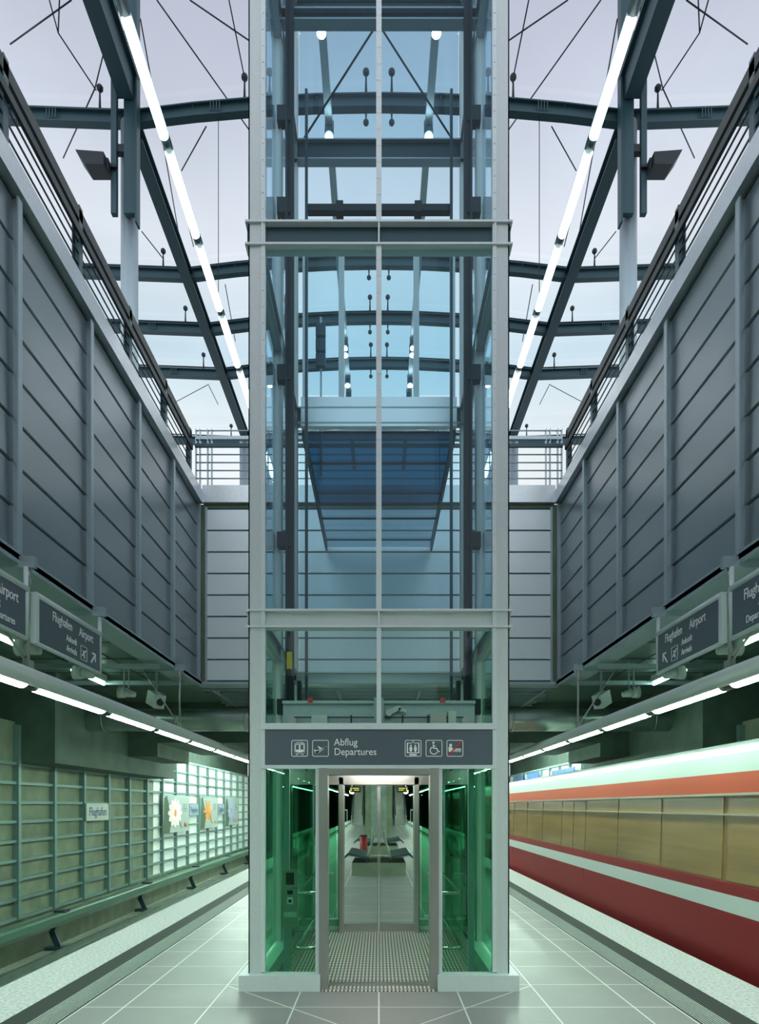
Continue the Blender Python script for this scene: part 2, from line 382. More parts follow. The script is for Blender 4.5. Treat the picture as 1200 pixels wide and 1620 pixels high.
# end wall
ew = B(-3.86, 3.86, 14.1, 14.4, 4.42, 8.2).build('wall_back', 'concrete', kind='structure')
ep = MB()
for k in range(8):
    z0 = 4.45+.4555*k
    ep.add([(x, y, z) for x in (-3.63, 3.63) for y, z in ((14.1, z0), (14.045, z0+.012), (14.06, z0+.435), (14.1, z0+.44))],
           [(0, 4, 5, 1), (1, 5, 6, 2), (2, 6, 7, 3), (0, 1, 2, 3), (4, 7, 6, 5)])
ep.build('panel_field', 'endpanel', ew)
MB().box(-3.66, 3.66, 14.082, 14.099, 4.42, 8.12).build('panel_joints', 'seam', ew)
for x in (-3.65, 3.65): MB().box(x-.02, x+.02, 14.03, 14.1, 4.42, 8.12).build('edge_strip', 'mullion', ew)
MB().box(-3.72, 3.72, 13.98, 14.6, 8.2, 8.56).build('coping', 'coping', ew)
MB().box(-3.86, 3.86, 14.0, 14.4, 4.36, 4.42).build('bottom_flange', 'mullion', ew)
B(-9.5, 9.5, 14.6, 28, 7.4, 7.9).build('floor_upper_back', 'concdark', kind='structure')
# platform ceiling beyond the opening
cg = B(-3.86, 3.86, 14.4, 40, 4.42, 4.6).build('ceiling_platform', 'soffit', kind='structure')
gg = MB()
for k in range(9): x = -3.6+.9*k; gg.box(x-.03, x+.03, 14.4, 16.8, 4.30, 4.42)
for k in range(6): y = 14.5+.45*k; gg.box(-3.86, 3.86, y-.025, y+.025, 4.32, 4.41)
gg.build('ceiling_grid', 'mullion', cg)
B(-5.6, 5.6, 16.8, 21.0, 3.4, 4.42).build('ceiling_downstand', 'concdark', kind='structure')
B(-7.9, 7.9, 40, YF, 4.3, 4.5).build('ceiling_far', 'soffit', kind='structure')
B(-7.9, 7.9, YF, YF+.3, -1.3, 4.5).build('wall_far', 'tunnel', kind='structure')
B(-9, 9, YN-.2, YN, -1.3, 7.5).build('wall_rear', 'concdark', kind='structure')

# ================================================================ ELEVATOR SHAFT
FY, MY, RY = 6.52, 8.05, 9.60
CX = 1.28
sh = thing('elevator_shaft', 'tall glazed elevator shaft of white-grey steel frames standing on the platform', 'elevator shaft', (0, 8.05, 0))
ZT = 14.8
for s in (-1, 1):
    for y, nm in ((FY, 'front'), (MY, 'mid'), (RY, 'rear')):
        a = s*(CX-.125 if y == FY else CX-.10); b = s*CX
        d = .16 if y == FY else .10
        if y == FY:
            m = MB().box(a, b, y, y+.02, .15, ZT).box(a, b, y+d, y+d+.02, .15, ZT).box((a+b)/2-.008, (a+b)/2+.008, y+.02, y+d, .15, ZT).box(b-s*.012, b, y, y+d, .15, ZT)
        else:
            m = MB().box(a, b, y-.01, y+.01, .15, ZT).box(a, b, y+d, y+d+.02, .15, ZT).box((a+b)/2-.008, (a+b)/2+.008, y, y+d, .15, ZT).box(a, a+s*.012, y-.03, y+d+.03, .15, ZT)
        m.build('column', 'column', sh)
    # glazing strips with screws beside the front columns
    m = MB().box(s*1.115, s*1.155, FY-.01, FY+.05, .17, ZT)
    for k in range(88): m.cyl((s*1.135, FY-.016, .3+k*.16), (s*1.135, FY-.01, .3+k*.16), .006, 6)
    m.build('glazing_strip', 'white', sh)
    # diagonal braces of the side faces, between the rings
    MB().bar((s*1.2, FY+.1, 11.35), (s*1.2, MY, 13.4), .05, .05).build('brace', 'steel', sh)
    MB().bar((s*1.2, MY, 11.35), (s*1.2, RY, 13.4), .05, .05).build('brace', 'steel', sh)
for z0, z1 in ((3.55, 3.73), (7.30, 7.54), (11.10, 11.40), (11.27, 11.42), (13.2, 13.45)):
    zc = (z0+z1)/2
    for y in (FY+.05, MY, RY):
        if y == MY and z0 != 11.27: continue
        if y != MY and z0 == 11.27: continue
        wd, nm = (.13, 'ring_beam') if y != FY+.05 else (.15, 'ring_beam')
        m = MB()
        for zf in (z0+.01, z1-.01): m.box(-CX-.03, CX+.03, y-wd/2, y+wd/2, zf-.01, zf+.01)
        MB().box(-CX-.02, CX+.02, y-.01, y+.01, z0+.02, z1-.02).build('beam_web', 'steel' if z0 > 4 else 'column', sh)  # upper webs: shade put into the colour by the darker steel
        if y == FY+.05:
            for x in (-1.14, 0, 1.14): m.box(x-.008, x+.008, y-.07, y-.0, z0+.02, z1-.02)
            for x in (-1.19, 1.19): 
                for dz in (-.04, .04): m.cyl((x, y-.03, zc+dz), (x, y-.01, zc+dz), .012, 6)
        m.build(nm, 'white' if y == FY+.05 else 'mullion', sh)
    for s in (-1, 1):
        if z0 == 11.27: continue
        MB().ibeam((s*1.22, FY+.15, zc), (s*1.22, RY, zc), .1, z1-z0, .015).build('side_beam', 'mullion', sh)
# centre mullions
m = MB().box(-.022, .022, FY-.01, FY+.07, 2.6, 3.55).box(-.026, .026, FY-.01, FY+.07, 3.73, 7.30).box(-.026, .026, FY-.01, FY+.07, 7.54, ZT)
for k in range(68):
    for x in (-.014, .014): m.cyl((x, FY-.016, 3.8+k*.16), (x, FY-.01, 3.8+k*.16), .004, 6)
m.build('centre_mullion', 'white', sh)
for z0, z1 in ((2.8, 7.2), (10.1, ZT)): MB().box(-.02, .02, RY, RY+.06, z0, z1).build('centre_mullion', 'white', sh)
# glass panes
def pane(x0, x1, y0, y1, z0, z1, mat='gl_up'): B(x0, x1, y0, y1, z0, z1).build('glass_pane', mat, sh)
for z0, z1, mt in ((2.62, 3.53, 'gl_door'), (3.75, 7.28, 'gl_up'), (7.56, 11.08, 'gl_up'), (11.42, 13.18, 'gl_up')):
    for s in (-1, 1):
        pane(s*.027, s*1.113, FY+.02, FY+.03, z0, z1, mt)
        if z0 != 7.56: pane(s*.022, s*1.15, RY+.03, RY+.04, max(z0, 2.8), z1 if z0 != 3.75 else 7.2, mt)
        pane(s*1.235, s*1.243, FY+.2, MY-.06, z0 if z0 > 3 else .18, z1, mt if z0 > 3 else 'gl_low')
        pane(s*1.235, s*1.243, MY+.14, RY-.06, z0 if z0 > 3 else .18, z1, mt if z0 > 3 else 'gl_low')
for s in (-1, 1):
    pane(s*.625, s*1.113, FY+.02, FY+.03, .17, 2.16, 'gl_low')
    pane(s*.62, s*1.15, RY+.03, RY+.04, .17, 2.16, 'gl_low')
    m = MB().box(s*.585, s*.622, FY-.01, FY+.05, .16, 2.17)
    for k in range(13): m.cyl((s*.604, FY-.016, .25+k*.155), (s*.604, FY-.01, .25+k*.155), .005, 6)
    m.build('glazing_strip', 'white', sh)
# transoms above the doors and the sign panel between them
for z0, z1 in ((2.55, 2.61), (2.165, 2.20)):
    m = MB().box(-1.155, 1.155, FY-.03, FY+.06, z0, z1)
    for k in range(18): m.cyl((-1.1+k*.13, FY-.036, (z0+z1)/2), (-1.1+k*.13, FY-.03, (z0+z1)/2), .005, 6)
    m.build('transom', 'white', sh)
MB().box(-1.155, 1.155, RY, RY+.1, 2.165, 2.8).build('rear_header', 'mullion', sh)
sp_ = B(-1.11, 1.11, FY-.012, FY+.05, 2.20, 2.55).build('sign_panel', 'sign', sh, label='slate grey sign panel with white lettering and pictograms')
sp_y = FY-.012
pl = Pl((0, sp_y, 2.365), (1, 0, 0), (0, 0, 1), (0, -1, 0))
text('Abflug', pl, -.440, .028, .098, 'lettering', 'signwhite', sp_, .92)
text('Departures', pl, -.440, -.066, .098, 'lettering', 'signwhite', sp_, .92)
def px(u): return (u-599)/161.0
def picto(name, cx, draw):
    p = Pl((px(cx), sp_y, 2.365), (1, 0, 0), (0, 0, 1), (0, -1, 0)); p.rrect(-.078, -.078, .078, .078, .006, .014); draw(p); p.mb.build(name, 'signwhite', sp_)
def d_bus(p):
    p.rrect(-.044, -.045, .044, .055, .012, .012); p.rect(-.044, -.045, .044, -.012); p.rect(-.044, .035, .044, .055); p.rect(-.007, -.02, .007, .05)
    p.rect(-.036, -.066, -.02, -.045); p.rect(.02, -.066, .036, -.045)
def d_plane(p):
    p.poly([(-.066, -.012), (-.052, -.012), (-.035, -.028), (.0, -.018), (-.03, .018), (-.016, .020), (.026, -.008), (.058, .008), (.066, .018), (.052, .02), (.0, -.022), (-.03, -.052), (-.055, -.040)][::1])
    p.poly([(-.06, -.045), (-.03, -.052), (.06, .012), (.055, .022), (.0, -.01), (-.04, -.02)])
def d_lift(p):
    p.rect(-.062, -.04, -.05, .055); p.rect(.05, -.04, .062, .055); p.rect(-.062, -.048, .062, -.040); p.rect(-.062, .048, -.01, .055); p.rect(.01, .048, .062, .055)
    for x in (-.022, .022):
        p.disc(x, .026, .009); p.poly([(x-.012, .014), (x+.012, .014), (x+.014, -.012), (x+.006, -.036), (x-.006, -.036), (x-.014, -.012)])
    p.rect(-.004, .055, .004, .074); p.rect(-.035, -.07, .035, -.056)
def d_wheel(p):
    p.disc(-.006, .055, .011); p.line([(-.006, .04), (-.006, .0), (.026, .0), (.042, -.035), (.056, -.03)], .010); p.line([(-.006, .022), (.018, .022)], .008)
    pts = [(-.002+.036*math.cos(math.radians(a)), -.022+.036*math.sin(math.radians(a))) for a in range(115, 340, 22)]; p.line(pts, .009)
def d_no(p):
    p.disc(-.042, .03, .015); p.poly([(-.062, -.03), (-.03, -.03), (-.018, -.012), (-.03, .012), (-.05, .02), (-.062, .01)]); p.line([(-.02, -.008), (.06, -.008)], .010); p.line([(-.02, -.022), (.06, -.022)], .006); p.line([(-.06, -.032), (.06, -.032)], .004)
picto('bus_pictogram', 474, d_bus); picto('departure_pictogram', 507, d_plane); picto('elevator_pictogram', 653, d_lift)
picto('wheelchair_pictogram', 686, d_wheel); picto('no_smoking_pictogram', 719, d_no)
p = Pl((px(719), sp_y-.004, 2.365), (1, 0, 0), (0, 0, 1), (0, -1, 0)); p.line([(-.064, -.066), (.066, .068)], .014); p.mb.build('red_stroke', 'red', sp_)
# base plinth (front halves, sides, back)
for s in (-1, 1):
    MB().box(s*.57, s*1.36, FY-.09, FY+.06, 0, .155).build('plinth', 'white', sh)
    MB().box(s*1.10, s*1.36, FY+.06, RY+.0, 0, .155).build('plinth', 'white', sh)
    MB().box(s*.57, s*1.36, RY, RY+.16, 0, .155).build('plinth', 'white', sh)
MB().box(-.55, .55, FY-.09, FY+.1, 0, .012).build('threshold_mat', 'mat', sh)
MB().box(-.55, .55, FY+.10, FY+.2, .0, .018).build('door_sill', 'stainless', sh)
# door frame, front and rear
for y0, nm in ((FY-.05, 1), (RY-.08, 0)):
    for s in (-1, 1):
        MB().box(s*.50, s*.585, y0, y0+.2, 0, 2.17).build('door_jamb', 'stainless', sh)
    MB().box(-.5, .5, y0, y0+.2, 2.105, 2.165).build('door_header', 'stainless', sh)
# landing call post inside the left window
cp = MB().box(-.955, -.80, FY+.05, FY+.075, .60, .78).box(-.955, -.80, FY+.05, FY+.075, .79, .98)
cp.box(-.955, -.80, FY+.05, FY+.075, .99, 1.17).box(-.885, -.865, FY+.06, FY+.085, .0, .6)
c_ = cp.build('call_panel', 'stainless', sh, label='stainless call panel with black display and button')
# those plates hang inside the glass
MB().box(-.918, -.838, FY+.044, FY+.05, 1.02, 1.14).build('display', 'black', c_)
MB().box(-.905, -.85, FY+.044, FY+.05, .925, .965).build('indicator', 'black', c_)
MB().box(-.905, -.85, FY+.040, FY+.05, .83, .895).build('button', 'signwhite', c_)
MB().box(-.893, -.862, FY+.036, FY+.04, .845, .875).build('button_symbol', 'black', c_)
MB().box(-.94, -.815, FY+.046, FY+.05, .70, .75).build('notice_plate', 'plate', c_)
# guide rails on both sides with brackets
for s in (-1, 1):
    m = MB().box(s*1.02, s*1.09, MY-.09, MY-.03, .2, ZT-.3)
    m.box(s*1.09, s*1.115, MY-.14, MY-.02, .2, ZT-.3)
    m.build('guide_rail', 'darksteel', sh)
    m = MB().box(s*.995, s*1.03, RY-.35, RY-.27, .2, ZT-3)
    m.build('guide_rail', 'steel', sh)
    for z in (2.9, 4.9, 6.9, 8.9, 10.0, 11.9, 13.0):
        MB().box(s*1.06, s*1.22, MY-.12, MY+.0, z, z+.18).build('rail_bracket', 'darksteel', sh)
MB().box(-.99, -.94, FY+.62, FY+.68, 3.28, 3.46).build('safety_block', 'yellow', sh)
# X brace at rear top
MB().cyl((-1.1, RY+.02, 11.45), (1.1, RY+.02, 14.9), .014, 8).build('cross_brace', 'darksteel', sh)
MB().cyl((1.1, RY+.06, 11.45), (-1.1, RY+.06, 14.9), .014, 8).build('cross_brace', 'darksteel', sh)
# upper landing: apron, glazed door
MB().box(-1.12, 1.12, RY-.06, RY+.03, 7.26, 7.68).build('landing_apron', 'apron', sh, label='polished steel apron below the upper landing')
for s in (-1, 1):
    MB().box(s*.50, s*.58, RY-.05, RY+.06, 7.68, 9.92).build('landing_jamb', 'white', sh)
    MB().box(s*1.05, s*1.10, RY-.03, RY+.05, 7.68, 9.92).build('landing_post', 'white', sh)
    B(s*.585, s*1.045, RY, RY+.01, 7.75, 9.88).build('glass_pane', 'gl_up', sh)
    B(s*.01, s*.49, RY, RY+.01, 7.72, 9.85).build('landing_door', 'gl_up', sh)
MB().box(-1.12, 1.12, RY-.05, RY+.06, 9.92, 10.10).build('landing_header', 'darksteel', sh)
MB().box(-1.0, 1.0, RY-.3, RY-.2, 10.15, 10.24).box(-.6, -.5, RY-.32, RY-.18, 10.12, 10.27).box(.5, .6, RY-.32, RY-.18, 10.12, 10.27).build('door_operator', 'darksteel', sh)
# ================================================================ ELEVATOR CAB (at the platform)
cb = thing('elevator_cab', 'glass elevator cab with ribbed metal floor and steel handrails waiting at platform level', 'elevator cab', (0, 8.0, 0))
C0, C1, CW = 6.74, 9.40, .92
MB().box(-CW, CW, C0, C1, .004, .02).build('cab_floor', 'mat', cb)
for s in (-1, 1):
    B(s*CW, s*(CW+.01), C0+.1, C1-.05, .1, 2.25).build('side_glass', 'gl_low', cb)
    MB().box(s*(CW-.0), s*(CW+.05), C0+.02, C1, .02, .10).build('kick_rail', 'stainless', cb)
    for y in (C0+.04, C1-.04): MB().box(s*(CW-.01), s*(CW+.05), y-.03, y+.03, .02, 2.4).build('corner_post', 'mullion', cb)
    for z in (.33, .90):
        MB().tube([(s*.60, 6.86, z), (s*.83, 6.86, z), (s*.85, 6.90, z), (s*.85, 8.80, z), (s*.83, 8.84, z), (s*.60, 8.84, z)], .017, 8).build('handrail', 'chrome', cb)
    # rear door leaves, glazed
    d = B(s*.012, s*.495, C1+.01, C1+.02, .13, 2.06).build('rear_door_glass', 'gl_door', cb)
    MB().box(s*.004, s*.020, C1, C1+.03, .03, 2.08).box(s*.02, s*.5, C1, C1+.03, .03, .13).build('door_stile', 'stainless', cb)
    MB().box(s*.50, s*.56, C1-.1, C1+.03, .02, 2.2).build('inner_jamb', 'stainless', cb)
    B(s*.565, s*.91, C1, C1+.01, .1, 2.1).build('rear_side_glass', 'gl_low', cb)
    # front door leaves slid open behind the side windows
    B(s*.53, s*.61, C0-.02, C0-.01, .05, 2.06).build('front_door_glass', 'gl_low', cb)
MB().box(-.95, .95, C1-.1, C1+.03, 2.1, 2.3).build('rear_lintel', 'stainless', cb)
B(-.95, .95, C0, C1, 2.38, 2.46).build('cab_roof', 'mullion', cb)
B(-.45, .45, C0+.4, C0+.52, 2.355, 2.38).build('ceiling_lamp', 'cablamp', cb)
B(-.45, .45, C1-.6, C1-.48, 2.355, 2.38).build('ceiling_lamp', 'cablamp', cb)
MB().box(-.98, .98, C0+.05, C0+.07, 2.46, 2.84).box(-.98, .98, C0+.0, C0+.07, 2.84, 2.87).box(-.05, .05, C0-.02, C0+.05, 2.46, 2.9).build('door_operator', 'mullion', cb)
m = MB().cyl((-.88, C0+.03, 2.66), (-.88, C0-.03, 2.66), .045, 14).cyl((.88, C0+.03, 2.66), (.88, C0-.03, 2.66), .045, 14).build('pulley', 'stainless', cb)
for z in (2.70, 2.62): MB().cyl((-.9, C0-.0, z), (.9, C0-.0, z), .006, 6).build('belt', 'black', cb)
MB().box(-.68, -.52, C0-.04, C0+.05, 2.52, 2.72).build('motor_box', 'plastic', cb)
MB().box(.52, .68, C0-.04, C0+.05, 2.54, 2.74).build('motor_box', 'stainless', cb)
MB().box(.70, .78, C0-.04, C0+.05, 2.5, 2.76).build('motor_box', 'plastic', cb)
m = MB()
m.bar((.08, C0-.01, 2.74), (.22, C0-.01, 2.80), .02, .05); m.bar((.20, C0-.01, 2.78), (.28, C0-.01, 2.76), .02, .03); m.cyl((.1, C0-.03, 2.74), (.1, C0+.05, 2.74), .03, 12)
m.build('door_lever', 'plastic', cb)
for x in (-.28, .24, .5): MB().box(x-.008, x+.008, C0-.02, C0+.0, 2.46, 2.72).build('bolt_rod', 'black', cb)
for x in (-.72, .62): MB().box(x, x+.05, C0-.03, C0+.0, 2.85, 2.89).build('stop_block', 'red', cb)
# counter frame inside shaft, above the cab
m = MB().box(-1.0, 1.0, RY-.2, RY-.14, 2.98, 3.08)
m.build('cab_sling', 'white', cb)
for s in (-1, 1): MB().box(s*.93, s*.98, MY-.1, MY, 2.3, 3.3).build('sling_post', 'darksteel', cb)

# ================================================================ UPPER GLASS DECK TO THE LIFT
br = thing('footbridge', 'blue glass footbridge deck between the elevator shaft and the back wall', 'footbridge', (0, 11.8, 7.2))
B(-1.08, 1.08, 9.70, 12.02, 7.24, 7.27).build('glass_deck', 'gl_deck', br)
B(-1.08, 1.08, 12.02, 13.95, 7.24, 7.27).build('glass_deck', 'gl_deck2', br)
for s in (-1, 1):
    MB().box(s*1.08, s*1.12, 9.67, 13.96, 7.16, 7.34).build('edge_beam', 'steel', br)
for k in range(4): MB().box(-1.08, 1.08, 10.5+k*1.0, 10.52+k*1.0, 7.20, 7.235).build('cross_rib', 'steel', br)
# small signal stack seen behind the glass
sg = thing('loudspeaker_column', 'dark stacked loudspeaker boxes on a thin pole left of the upper elevator door', 'loudspeaker', (-1.0, 10.9, 7.9))
MB().cyl((-.96, 11.0, 7.27), (-.96, 11.0, 9.9), .018, 8).build('pole', 'mullion', sg)
for z in (9.15, 9.40, 9.65): MB().box(-1.04, -.88, 10.92, 11.0, z-.1, z+.1).build('speaker_box', 'steel', sg)

# ================================================================ RAILINGS
def railing(s):
    t = thing('railing', 'dark steel railing with handrail and thin bars on top of the %s panelled wall' % SIDE[s], 'railing', (s*3.95, 5, 8.5), 'railings round the opening')
    for k in range(-3, 6):
        y = 5.2+1.75*k if k < 5 else 13.8
        MB().box(s*3.90, s*3.915, y-.05, y+.05, 8.50, 9.64).box(s*3.985, s*4.0, y-.05, y+.05, 8.50, 9.64).box(s*3.915, s*3.985, y-.012, y+.012, 8.5, 9.6).build('post', 'steel', t)
    MB().box(s*3.90, s*4.0, YN, 13.85, 9.45, 9.60).build('handrail', 'darksteel', t)
    MB().box(s*3.86, s*3.90, YN, 13.8, 9.20, 9.30).build('grab_rail', 'darksteel', t)
    for z in (9.62, 9.18, 9.03, 8.88, 8.73, 8.60): MB().cyl((s*3.93, YN, z), (s*3.93, 13.8, z), .012, 6).build('rail_bar', 'darksteel', t)
for s in (-1, 1): railing(s)
t = thing('railing', 'pale steel railing with horizontal bars on top of the back wall behind the elevator shaft', 'railing', (0, 14.1, 8.56), 'railings round the opening')
for x in (-3.85, -3.6, -2.4, -1.25, 0, 1.25, 2.4, 3.6, 3.85): MB().box(x-.05, x-.035, 14.1, 14.2, 8.56, 9.82).box(x+.035, x+.05, 14.1, 14.2, 8.56, 9.82).build('post', 'mullion', t)
MB().box(-3.9, 3.9, 14.11, 14.19, 9.60, 9.67).build('handrail', 'mullion', t)
MB().box(-3.9, 3.9, 14.06, 14.11, 9.41, 9.48).build('grab_rail', 'steel', t)
for z in (9.8, 9.29, 9.12, 8.95, 8.78): MB().cyl((-3.9, 14.15, z), (3.9, 14.15, z), .014, 6).build('rail_bar', 'mullion', t)

# ================================================================ ROOF
def zz(x):
    a = abs(x)
    return 16.05-.35*(a/5)**2 if a <= 5 else 15.70+(a-5)*.036
ZR = [(-12), -8.5, -5, -3.75, -2.5, -1.25, 0, 1.25, 2.5, 3.75, 5, 8.5, 12]
BY = [13.45, 17.4, 19.4, 21.4, 25.4]
names = ['nearest roof beam, crossing right above the floodlights', 'second roof beam from the front', 'third roof beam from the front', 'fourth roof beam from the front', 'farthest roof beam, seen just above the back railing']
for y, nm in zip(BY, names):
    t = thing('roof_beam', 'slim blue grey arched steel %s' % nm, 'roof beam', (0, y, 15.7), 'roof beams')
    m = MB(); c = MB()
    for a, b in zip(ZR[:-1], ZR[1:]):
        m.ibeam((a, y, zz(a)), (b, y, zz(b)), .16, .27, .025); c.cyl((a, y+.05, zz(a)+.25), (b, y+.05, zz(b)+.25), .022, 6)
    for x in (-6.6, -3.3, 3.3, 6.6):
        for k in range(4): m.box(x-.1+k*.06, x-.08+k*.06, y-.09, y-.075, zz(x)-.1, zz(x)+.1)
    m.build('girder', 'steel', t); c.build('edge_rod', 'darksteel', t)
    for x in (-5.65, -2.72, -.26, .26, 2.72, 5.65):
        z = zz(x); m = MB().cyl((x, y, z+.1), (x, y, z+.58), .03, 8, .015); m.sphere((x, y, z+.62), .07, 10)
        if abs(x) < 1: m.cyl((x, y, z-.1), (x, y, z-.35), .03, 8, .012); m.sphere((x, y, z-.4), .06, 10)
        m.build('strut', 'darksteel', t)
for s in (-1, 1):
    MB().ibeam((s*5, 13.65, 15.7-.05), (s*5, 29, 15.7-.05), .26, .30, .03).build('roof_girder', 'steel', None, 'long steel girder running away from the viewer under the %s side of the roof' % SIDE[s], 'roof girder', 'longitudinal roof girders')
    MB().bar((s*5.0, 9.0, 16.1), (s*5.0, 13.12, 16.0), .30, .46).bar((s*5.0, 9.0, 16.35), (s*5.0, 13.2, 16.25), .46, .04).build('raking_girder', 'steel', None, 'thick grey sloping girder meeting the top of the %s tall column' % SIDE[s], 'roof girder', 'raking girders')
    for y, nm in ((13.45, 'tall near'), (24.9, 'far')):
        t = thing('steel_column', 'round pale %s steel column on the %s upper level carrying the roof' % (nm, SIDE[s]), 'column', (s*5.05, y, 7.9), 'roof columns')
        MB().cyl((s*5.05, y, 7.9), (s*5.05, y, 15.6), .17, 20).build('shaft', 'mullion', t)
        if y < 20:
            MB().box(s*5.20, s*5.31, y-.30, y-.2, 13.55, 18.6).build('side_plate', 'steel', t)
            MB().box(s*4.82, s*5.05, y-.30, y-.19, 13.55, 18.6).box(s*4.78, s*4.82, y-.34, y-.15, 13.35, 18.6).build('side_plate', 'steel', t)
            MB().box(s*5.05-.2, s*5.05+.2, y-.27, y-.15, 17.0, 17.2).box(s*5.05-.2, s*5.05+.2, y-.27, y-.15, 14.8, 14.95).box(s*5.05-.2, s*5.05+.2, y-.27, y-.15, 16.3, 16.45).build('tie_plate', 'darksteel', t)
            MB().cyl((s*5.05, y, 15.6), (s*5.05, y, 18.6), .11, 14).build('upper_shaft', 'steel', t)
    # floodlight on the near column
    t = thing('floodlight', 'flat dark floodlight bracketed to the %s tall column' % SIDE[s], 'floodlight', (s*5.6, 13.3, 14.4), 'column floodlights')
    x = 5.62
    m = MB(); v = [(s*(x+a), 13.1+b, 14.40+c) for a, b, c in ((-.27, -.2, -.12), (.10, -.2, -.12), (.28, -.2, .16), (-.27, -.2, .12), (-.27, .2, -.06), (.10, .2, -.06), (.28, .2, .2), (-.27, .2, .17))]
    m.add(v, [(0, 1, 2, 3), (4, 7, 6, 5), (0, 4, 5, 1), (1, 5, 6, 2), (2, 6, 7, 3), (3, 7, 4, 0)]); m.build('lamp_head', 'darksteel', t)
    MB().box(s*(x-.45), s*(x-.25), 13.08, 13.14, 14.40, 14.46).box(s*(x-.32), s*(x-.28), 13.0, 13.2, 14.3, 14.5).build('bracket', 'darksteel', t)
# roof cables: one net on each side, anchored in the roof plane
def pz(u, v, Z):
    y = (Z-EYE)*FPX/(VY-v); return Vector(((u-VX)*y/FPX, y, Z))
CAB = [((248, 0), (395, 207)), ((113, 0), (16, 70)), ((182, 10), (150, 140)), ((150, 140), (100, 250)), ((78, 0), (92, 52)), ((92, 52), (152, 143)), ((94, 0), (92, 52)), ((300, 0), (395, 65)), ((362, 0), (388, 130)),
       ((326, 200), (287, 270)), ((222, 30), (237, 115)), ((237, 115), (262, 250)), ((262, 250), (286, 390)), ((172, 0), (183, 52)), ((224, 366), (257, 408)), ((356, 450), (372, 540)), ((287, 310), (306, 390)), ((330, 608), (270, 640)), ((345, 640), (330, 610))]
for s in (-1, 1):
    t = thing('roof_cables', 'thin dark stay cables crisscrossing below the %s half of the glass roof' % SIDE[s], 'cable', (s*3, 14, 16.3), 'roof cable nets')
    for (a, b), (c, d) in CAB:
        p, q = pz(a, b, 16.35), pz(c, d, 16.35); p.x *= -s; q.x *= -s
        MB().cyl(p, q, .013, 6).build('cable', 'darksteel', t)
# twin lighting rails along the ridge
for s in (-1, 1):
    t = thing('lighting_rail', 'steel lighting rail with spot lamps under the roof ridge, %s of centre' % SIDE[s], 'lighting rail', (s*1.0, 10, 15.5), 'ridge lighting rails')
    MB().box(s*1.0-.07, s*1.0+.07, 9.5, 27, 15.46, 15.62).build('rail', 'mullion', t)
    for y in (11.42, 11.60, 13.38, 19.55, 19.85, 21.27, 22.0):
        h = MB().cyl((s*1.0, y+.05, 15.62), (s*1.0, y-.05, 15.25), .092, 16).build('lamp_head', 'steel', t)
        MB().sphere((s*1.0, y-.055, 15.23), .08, 12, (1, 1, .5)).build('lens', 'lamp', h)
# upper fluorescent runs
for s in (-1, 1):
    t = thing('light_strip', 'long overhead fluorescent tube run hung under the %s side of the roof' % SIDE[s], 'tube light', (s*3.25, 8, 11.9), 'overhead tube runs')
    X = s*3.25; MB().prism([(X-.075, 11.97), (X-.05, 12.05), (X+.05, 12.05), (X+.075, 11.97)], 7.4, 27).cyl((X, 7.4, 11.97), (X, 8.50, 11.97), .075, 12).build('housing', 'steel', t)
    y = 8.55
    for k in range(11):
        MB().cyl((X, y, 11.94), (X, y+1.50, 11.94), .07, 14).build('tube', 'tube_up', t)
        MB().cyl((X, y+1.50, 11.96), (X, y+1.74, 11.96), .062, 12).build('joint', 'steel', t); y += 1.74
    for y in (8.3, 13.45, 17.4, 21.4): MB().cyl((X, y, 12.05), (X, y, zz(3.25)-.1), .008, 6).build('hanger', 'darksteel', t)
# roof glass: one sheet per bay
t = thing('roof_glazing', 'clear glass sheets of the arched roof above the beams', 'glass roof', (0, 18, 16.4))
for y0, y1 in ((9.2, 13.4), (13.5, 17.35), (17.45, 19.35), (19.45, 21.35), (21.45, 25.35)):
    m = MB(); v = []
    for x in ZR: v += [(x, y0, zz(x)+.42), (x, y1, zz(x)+.42)]
    m.add(v, [(2*i, 2*i+1, 2*i+3, 2*i+2) for i in range(len(ZR)-1)], True); m.build('glass_sheet', 'gl_roof', t)

# ================================================================ LOWER TUBE LIGHTS, HANGERS
for s in (-1, 1):
    X = s*3.66; t = thing('light_tube', 'long grey round light fitting hung above the %s platform edge' % SIDE[s], 'tube light', (X, 0, 3.1), 'platform edge tube lights')
    prof = [(X+.115*math.cos(math.radians(a)), 3.13+.115*math.sin(math.radians(a))) for a in range(-48, 229, 12)]
    MB().prism(prof, -14, 80, True).build('housing', 'plastic', t)
    k0 = 6.98-1.93*10; k = 0
    while k0+k*1.93 < 78:
        y = k0+k*1.93
        m = MB(); pr = [(X+.085*math.cos(math.radians(a)), 3.095+.085*math.sin(math.radians(a))) for a in range(-165, -14, 15)]
        m.prism(pr, y+.06, y+1.75, True); m.build('tube', 'tube_low', t)
        pr = [(X+.075*math.cos(math.radians(a)), 3.085+.075*math.sin(math.radians(a))) for a in range(-165, -14, 30)]
        MB().prism(pr, y+1.75, y+1.99).build('joint', 'darksteel', t); k += 1
    for y in (3.45, 6.93, 12.2):
        h = MB().cyl((X, y, 3.22), (X, y, 4.28), .018, 8).cyl((X, y, 4.1), (X, y, 4.3), .028, 8).box(X-.03, X+.03, y-.06, y+.06, 3.2, 3.32).build('hanger', 'stainless', t)
        MB().cyl((X, y+.03, 3.26), (s*4.35, y-.1, 4.36), .014, 8).build('stay', 'stainless', h)
    for y in (3.45, 5.2, 6.93, 8.7, 12.2):
        B(s*3.58, s*4.15, y-.03, y+.03, 4.28, 4.40).build('ceiling_bracket', 'mullion', t)

